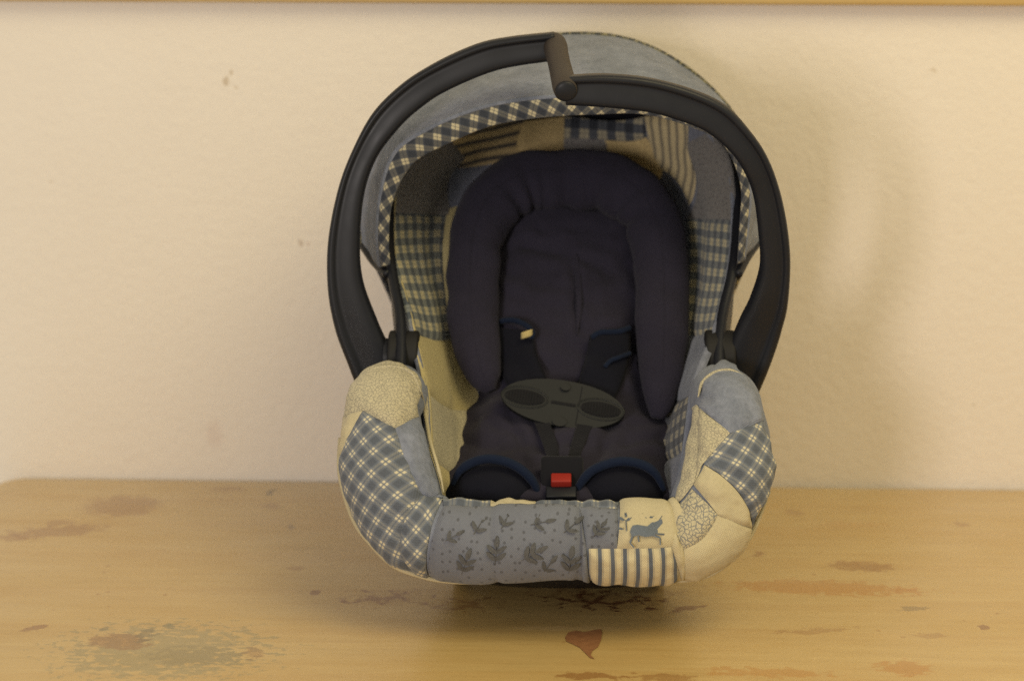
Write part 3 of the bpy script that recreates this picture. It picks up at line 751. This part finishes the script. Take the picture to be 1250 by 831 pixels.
for A, B in (([(648, 505), (662, 540), (672, 575), (676, 598)], [(668, 508), (679, 540), (684, 572), (686, 598)]), ([(706, 512), (698, 540), (690, 572), (688, 598)], [(728, 512), (714, 540), (702, 575), (696, 598)]),
             ([(648, 470), (650, 485), (650, 500), (648, 512)], [(672, 470), (673, 485), (672, 500), (670, 512)]), ([(708, 476), (708, 490), (708, 505), (706, 515)], [(732, 478), (732, 492), (731, 505), (728, 515)])):
    ribbon('harness_strap', A, B, seat, M['webbing'], .011, .002)
# small cloth tags at the strap slots
for x, y, w_, h_ in ((603.5, 408, 4.5, 3.6), (602.5, 417, 4.5, 3.6), (643, 408, 7, 4)):
    d = curve_on(padS, [(x, y)], .030)[0][1]
    P = np.array([[at(x + w_ * a, y + h_ * b - 2 * a * (w_ > 5), d + .002 * a * a) for a in np.linspace(-1, 1, 7)] for b in np.linspace(-1, 1, 5)])
    tg = link('cloth_tag', grid_mesh('cloth_tag', P, arc_uv(P)), seat, M['tag']); solidify(tg, .0014)

# chest clip: two halves that meet, with ribbed recesses
uvc = padS.inv(687, 494); cc = padS.pos(uvc) + padS.nor(uvc) * .026; cc = at(687, 494, cc[1])
nf = np.array([0.0, -.86, .51]); rx = np.array([1.0, 0, 0]); 
a6 = math.radians(-9); upv = np.cross(nf, rx) * -1
upv = np.array([0, .51, .86])
ex_ = rx * math.cos(a6) + upv * math.sin(a6); ey_ = upv * math.cos(a6) - rx * math.sin(a6)
Mclip = Matrix(((ex_[0], ey_[0], nf[0], cc[0]), (ex_[1], ey_[1], nf[1], cc[1]), (ex_[2], ey_[2], nf[2], cc[2]), (0, 0, 0, 1)))
pxm = np.linalg.norm(at(688, 494, cc[1]) - at(687, 494, cc[1]))
def plate(name, pts, z0, z1, bev, mat, parent, seg=3):
    bm = bmesh.new(); vs = [bm.verts.new((x, y, z0)) for x, y in pts]; f = bm.faces.new(vs)
    ex = bmesh.ops.extrude_face_region(bm, geom=[f])
    for v in [q for q in ex['geom'] if isinstance(q, bmesh.types.BMVert)]: v.co.z = z1
    bmesh.ops.recalc_face_normals(bm, faces=bm.faces)
    es = [e for e in bm.edges if e.verts[0].co.z == z1 and e.verts[1].co.z == z1]
    bmesh.ops.bevel(bm, geom=es, offset=bev, segments=seg, affect='EDGES', profile=.5)
    me = bpy.data.meshes.new(name); bm.to_mesh(me); bm.free(); me.transform(Mclip)
    o = link(name, me, parent, mat); md = o.modifiers.new('edge', 'EDGE_SPLIT'); md.split_angle = math.radians(35); return o
RX, RY = 76 * pxm, 29 * pxm
def ell(t): return (RX * np.sign(math.cos(t)) * abs(math.cos(t)) ** .92, RY * np.sign(math.sin(t)) * abs(math.sin(t)) ** 1.1)
xs = 20 * pxm
clip = bpy.data.objects.new('chest_clip', None); COL.objects.link(clip); clip.parent = seat
allp = [ell(t) for t in np.linspace(0, 2 * math.pi, 90, endpoint=False)]
def half(keep, n=46):
    pts = [p for p in allp if keep(p[0])]
    c = np.mean(np.array(pts), axis=0); return sorted(pts, key=lambda p: math.atan2(p[1] - c[1], p[0] - c[0]))
plate('clip_body', half(lambda x: True), -.004, .0055, .003, M['clip'], clip)
plate('clip_split', [(xs - .0005, -RY * .86), (xs + .0005, -RY * .86), (xs + .0005, RY * .86), (xs - .0005, RY * .86)], .003, .0057, .0001, M['clip_dark'], clip, 1)
for cx_, w_ in ((-47 * pxm, 25 * pxm), (47 * pxm, 25 * pxm)):
    el = [(cx_ + w_ * math.cos(t), 9.5 * pxm * math.sin(t)) for t in np.linspace(0, 2 * math.pi, 28, endpoint=False)]
    pad_ = plate('thumb_pad', el, .0050, .0062, .0004, M['clip_dark'], clip, 1)
    for i in range(-6, 7):
        x = cx_ + i * w_ / 7.2; hh = 9.5 * pxm * math.sqrt(max(.05, 1 - (i / 7.2) ** 2)) * .82
        # ribs as shallow bars joined into the pad
        bm = bmesh.new(); bm.from_mesh(pad_.data)
        b2 = bmesh.ops.create_cube(bm, size=1)
        for v in b2['verts']: v.co = Mclip @ Vector((x + v.co.x * w_ / 16, v.co.y * 2 * hh, .0066 + v.co.z * .0012))
        bm.to_mesh(pad_.data); bm.free()
    ring = [(cx_ + (w_ + 3.5 * pxm) * math.cos(t), 13 * pxm * math.sin(t)) for t in np.linspace(0, 2 * math.pi, 41)]
    tube('thumb_pad_rim', [np.array(Mclip @ Vector((x, y, .0052))) for x, y in ring], .0011, clip, M['clip'], 80, 6, caps=False)
el = [(6 * pxm * math.cos(t), 20 * pxm + 4.5 * pxm * math.sin(t)) for t in np.linspace(0, 2 * math.pi, 20, endpoint=False)]
plate('clip_button', el, .003, .0085, .002, M['clip'], clip, 3)
el = [(9 * pxm * math.cos(t), -24 * pxm + 6 * pxm * math.sin(t)) for t in np.linspace(0, 2 * math.pi, 20, endpoint=False)]
plate('clip_tongue', el, -.002, .0075, .003, M['clip'], clip, 3)
plate('clip_latch', [(-14 * pxm, -2 * pxm), (16 * pxm, -2 * pxm), (16 * pxm, 1.2 * pxm), (-14 * pxm, 1.2 * pxm)], .0050, .0064, .0003, M['clip_dark'], clip, 1)

# buckle with the red release button
def buck(name, x0, x1, y0, y1, d0, th_, mat, parent, bev):
    p = [at(x0, y0, d0), at(x1, y0, d0), at(x1, y1, d0 - .012), at(x0, y1, d0 - .012)]
    bm = bmesh.new(); n = np.cross(p[1] - p[0], p[3] - p[0]); n /= np.linalg.norm(n)
    if n[1] > 0: n = -n
    vs = [bm.verts.new(Vector(q)) for q in p] + [bm.verts.new(Vector(q - n * th_)) for q in p]
    for ids in ((0, 1, 2, 3), (7, 6, 5, 4), (0, 4, 5, 1), (1, 5, 6, 2), (2, 6, 7, 3), (3, 7, 4, 0)): bm.faces.new([vs[i] for i in ids])
    bmesh.ops.recalc_face_normals(bm, faces=bm.faces)
    bmesh.ops.bevel(bm, geom=bm.edges[:], offset=bev, segments=3, affect='EDGES', profile=.5)
    me = bpy.data.meshes.new(name); bm.to_mesh(me); bm.free(); return link(name, me, parent, mat)
bk = buck('buckle', 660, 712, 556, 612, -.462, .02, M['webbing'], seat, .004)
buck('release_button', 672.5, 697.5, 576.5, 587, -.4705, .008, M['red'], bk, .0015)
buck('buckle_frame', 666, 704, 592, 606, -.477, .008, M['black'], bk, .002)

# thigh pads with blue binding
for (cx_, cy_, rx_, ry_, arc) in ((602, 612, 60, 46, [(552, 592), (562, 574), (580, 563), (600, 560), (622, 565), (640, 576), (652, 590), (658, 606)]),
                                 (760, 614, 56, 48, [(702, 606), (709, 590), (722, 575), (742, 566), (762, 563), (784, 567), (800, 578), (811, 598)])):
    k1, k2 = 30, 40
    P = np.zeros((k1, k2, 3))
    for i, r in enumerate(np.linspace(0.02, 1, k1)):
        for j, t in enumerate(np.linspace(0, 2 * math.pi, k2, endpoint=False)):
            P[i, j] = at(cx_ + rx_ * r * math.cos(t), cy_ + ry_ * r * math.sin(t) * (1 if math.sin(t) < 0 else .35), -.462 - .024 * (1 - r ** 2.4) - .012 * max(0, math.sin(t)) * 0)
    me = grid_mesh('thigh_pad', P, arc_uv(P), close_v=True)
    bm = bmesh.new(); bm.from_mesh(me); bm.verts.ensure_lookup_table(); bm.faces.new([bm.verts[j] for j in range(k2)])
    bmesh.ops.recalc_face_normals(bm, faces=bm.faces); bm.to_mesh(me); bm.free()
    tp = link('thigh_pad', me, seat, M['navy_dark']); 
    tube('binding', [at(x, y, -.472) for x, y in arc], .0048, tp, M['blue'], 60, 10, taper=[.5, 1, 1, 1, 1, .6])

# --- canopy
tb = [(476, 322, -.325), (474, 290, -.333), (479, 245, -.338), (503, 200, -.342), (544, 176, -.345), (600, 153, -.347), (660, 143, -.348), (726, 139, -.348), (787, 139, -.347), (848, 156, -.345), (885, 178, -.340), (905, 225, -.335), (904, 275, -.330), (901, 322, -.325)]
tt = [(464, 326, -.32), (461, 290, -.330), (465, 240, -.336), (482, 188, -.340), (524, 158, -.343), (583, 134, -.345), (645, 122, -.346), (735, 117, -.346), (800, 122, -.345), (858, 138, -.343), (899, 170, -.338), (914, 222, -.333), (913, 266, -.328), (907, 318, -.32)]
re_ = [(441, 300, -.27), (443, 250, -.25), (456, 190, -.225), (480, 138, -.20), (528, 92, -.175), (590, 62, -.155), (650, 47, -.145), (730, 44, -.142), (790, 58, -.148), (845, 90, -.165), (890, 135, -.19), (918, 190, -.215), (930, 245, -.245), (927, 296, -.27)]
A0 = np.array([at(*p) for p in tb]); A1 = np.array([at(*p) for p in tt]); A4 = np.array([at(*p) for p in re_])
nC = len(tb)
def hoop(f, bulge):
    out = []
    for i in range(nC):
        p = A1[i] * (1 - f) + A4[i] * f
        n = p - np.array([XC, -.24, .30]); n[1] = 0; n /= np.linalg.norm(n)
        out.append(p + n * bulge * math.sin(math.pi * i / (nC - 1)) ** .5)
    return np.array(out)
A2, A3 = hoop(.33, .004), hoop(.68, .003)
A5 = A4.copy(); A5[:, 1] = np.minimum(-.03, A4[:, 1] + .07); A5[:, 2] -= .035; A5[:, 0] = XC + (A4[:, 0] - XC) * .96
A6 = A4.copy(); A6[:, 1] = np.minimum(-.022, A4[:, 1] + .115); A6[:, 2] = np.minimum(A4[:, 2] - .10, .42); A6[:, 0] = XC + (A4[:, 0] - XC) * .86
canopy = bpy.data.objects.new('canopy', None); COL.objects.link(canopy); canopy.parent = seat
canopy['label'] = 'denim sun canopy with plaid edge folded half open'
PN = catmull(catmull(np.stack([A1, A2, A3, A4]), 60, 0), 140, 1)
w = wrinkle(PN * np.array([1, .5, 1]), 22, .0060, 12) + wrinkle(PN * np.array([1.2, .25, 1]), 60, .0030, 13)
PN = PN + Surf(PN).N * (w * np.sin(np.linspace(0, math.pi, 60))[:, None] ** .5)[..., None]
pn = link('canopy_panel', grid_mesh('canopy_panel', PN, arc_uv(PN)), canopy, M['denim']); solidify(pn, .003, 0)
TG = catmull(catmull(np.stack([A0, (A0 + A1) / 2 + np.array([0, -.004, .001]), A1 + np.array([0, -.001, .001])]), 14, 0), 220, 1)
L = np.concatenate([[0], np.cumsum(np.linalg.norm(np.diff(TG[7], axis=0), axis=1))])
hh = np.linspace(0, .022, 14); uu, vv_ = np.meshgrid(L, hh); c45 = math.cos(.72); s45 = math.sin(.72)
tr = link('canopy_trim', grid_mesh('canopy_trim', TG, np.stack([uu * c45 - vv_ * s45, uu * s45 + vv_ * c45], axis=-1)), canopy, M['plaid_trim']); solidify(tr, .004, 0)
tube('trim_seam', [p + np.array([0, -.002, .001]) for p in catmull(A1, 60)], .0026, canopy, M['denim'], 160, 8)
BPN = catmull(catmull(np.stack([A4, A5, A6]), 30, 0), 100, 1)
bpn = link('canopy_back_panel', grid_mesh('canopy_back_panel', BPN, arc_uv(BPN)), canopy, M['plaid_trim']); solidify(bpn, .003, 0)
tube('canopy_binding', [p + np.array([0, .001, .0005]) for p in catmull(A4, 60)], .0032, canopy, M['binding'], 200, 8)
for s_, i in ((-1, 0), (1, nC - 1)):
    p = A1[i]; q = at(473 if s_ < 0 else 901, 335, -.325)
    tube('canopy_strut', [A4[i] + np.array([-.002 * s_, 0, 0]), (A1[i] + A4[i]) / 2 + np.array([-.004 * s_, 0, -.006]), q], .0045, canopy, M['black'], 30, 8)

# --- handle: two arms and an offset grip
handle = bpy.data.objects.new('handle', None); COL.objects.link(handle); handle.parent = seat
handle['label'] = 'black plastic carry handle with an offset grip'
def arm(outer, inner, depth, name, thick=.030):
    n = 150
    o = catmull(np.array([at(x, y, d) for (x, y), d in zip(outer, depth)]), n); i_ = catmull(np.array([at(x, y, d) for (x, y), d in zip(inner, depth)]), n)
    Cn = (o + i_) / 2; T = np.gradient(Cn, axis=0); T /= np.linalg.norm(T, axis=1, keepdims=True)
    A = o - i_; A -= T * np.sum(A * T, axis=1, keepdims=True); wdt = np.linalg.norm(A, axis=1) / 2; A /= np.linalg.norm(A, axis=1, keepdims=True)
    F = np.cross(T, A); F = np.where((F[:, 1] > 0)[:, None], -F, F)
    # section: rounded box with a raised outer bead and a shallow groove in the front face (a across, f front)
    sec = [(1.0, -.2), (1.0, .35), (.96, .62), (.86, .80), (.70, .86), (.56, .80), (.46, .68), (.32, .66), (0, .72), (-.4, .76), (-.75, .72), (-.93, .55), (-1, .25), (-1.0, -.4), (-.92, -.8), (-.7, -1), (0, -1.02), (.7, -1), (.92, -.75)]
    sec = np.array(sec); k = len(sec)
    S2 = np.concatenate([sec, sec[:1]]); S2 = np.array([catmull(np.concatenate([S2[-3:-1], S2, S2[1:3]]), (k + 4) * 3 + 1)])[0]
    S2 = S2[6:6 + 3 * k]
    P = Cn[:, None] + A[:, None] * (S2[None, :, 0:1] * wdt[:, None, None]) + F[:, None] * (S2[None, :, 1:2] * thick / 2)
    me = grid_mesh(name, P, close_v=True)
    bm = bmesh.new(); bm.from_mesh(me); bm.verts.ensure_lookup_table(); kk = S2.shape[0]
    bm.faces.new([bm.verts[j] for j in range(kk)]); bm.faces.new([bm.verts[(n - 1) * kk + j] for j in range(kk)])
    bmesh.ops.recalc_face_normals(bm, faces=bm.faces); bm.to_mesh(me); bm.free()
    return link(name, me, handle, M['black'])
lo = [(448, 500), (428, 450), (409, 399), (401, 352), (401, 296), (412, 236), (428, 189), (451, 143), (486, 106), (530, 77), (581, 54), (622, 45), (676, 39)]
li = [(496, 478), (482, 440), (462, 398), (443, 345), (439, 296), (445, 234), (463, 186), (494, 148), (528, 121), (560, 104), (600, 88), (635, 80), (680, 74)]
ld = [-.372, -.374, -.376, -.377, -.377, -.376, -.374, -.371, -.368, -.365, -.363, -.361, -.360]
arm(lo, li, ld, 'arm')
ro = [(916, 500), (938, 448), (954, 402), (962, 366), (964, 322), (961, 278), (951, 230), (935, 189), (914, 158), (885, 128), (845, 109), (792, 95), (739, 90), (693, 92)]
ri = [(872, 485), (884, 440), (900, 400), (915, 372), (928, 330), (926, 284), (920, 240), (908, 209), (890, 184), (861, 160), (829, 147), (792, 137), (739, 131), (689, 128)]
rd = [-.374, -.380, -.388, -.396, -.405, -.414, -.422, -.430, -.436, -.441, -.445, -.449, -.452, -.454]
arm(ro, ri, rd, 'arm')
g0, g1 = at(676, 50, -.350), at(690.5, 111, -.468)
gp = [g0 + (g1 - g0) * t for t in np.linspace(-.04, 1, 9)]
gr = tube('grip', gp, .0112, handle, M['grip'], 90, 24, taper=[.45, .90, 1.04, 1.06, 1.04, 1.0, .98, .97, .96, .96, .97, .98, .99, 1.0, 1.02, 1.03, 1.02, .96])
tube('grip_end', [g1 + (g1 - g0) * -.01, g1 + (g1 - g0) * .018, g1 + (g1 - g0) * .03], .0098, gr, M['black'], 14, 24, taper=[1, 1, .8])

# hubs where the handle turns
for sx, px_ in ((-1, 480), (1, 892)):
    c = at(px_, 436, -.372)
    t_ = tube('handle_hub', [c + P3(-sx * .026, 0, 0), c + P3(sx * .004, 0, 0)], .027, seat, M['hub'], 10, 36)
    tube('hub_cap', [c + P3(sx * .004, 0, 0), c + P3(sx * .009, 0, 0)], .019, t_, M['black'], 6, 30)
    md = t_.modifiers.new('edge', 'BEVEL'); md.width = .003; md.segments = 3; md.limit_method = 'ANGLE'
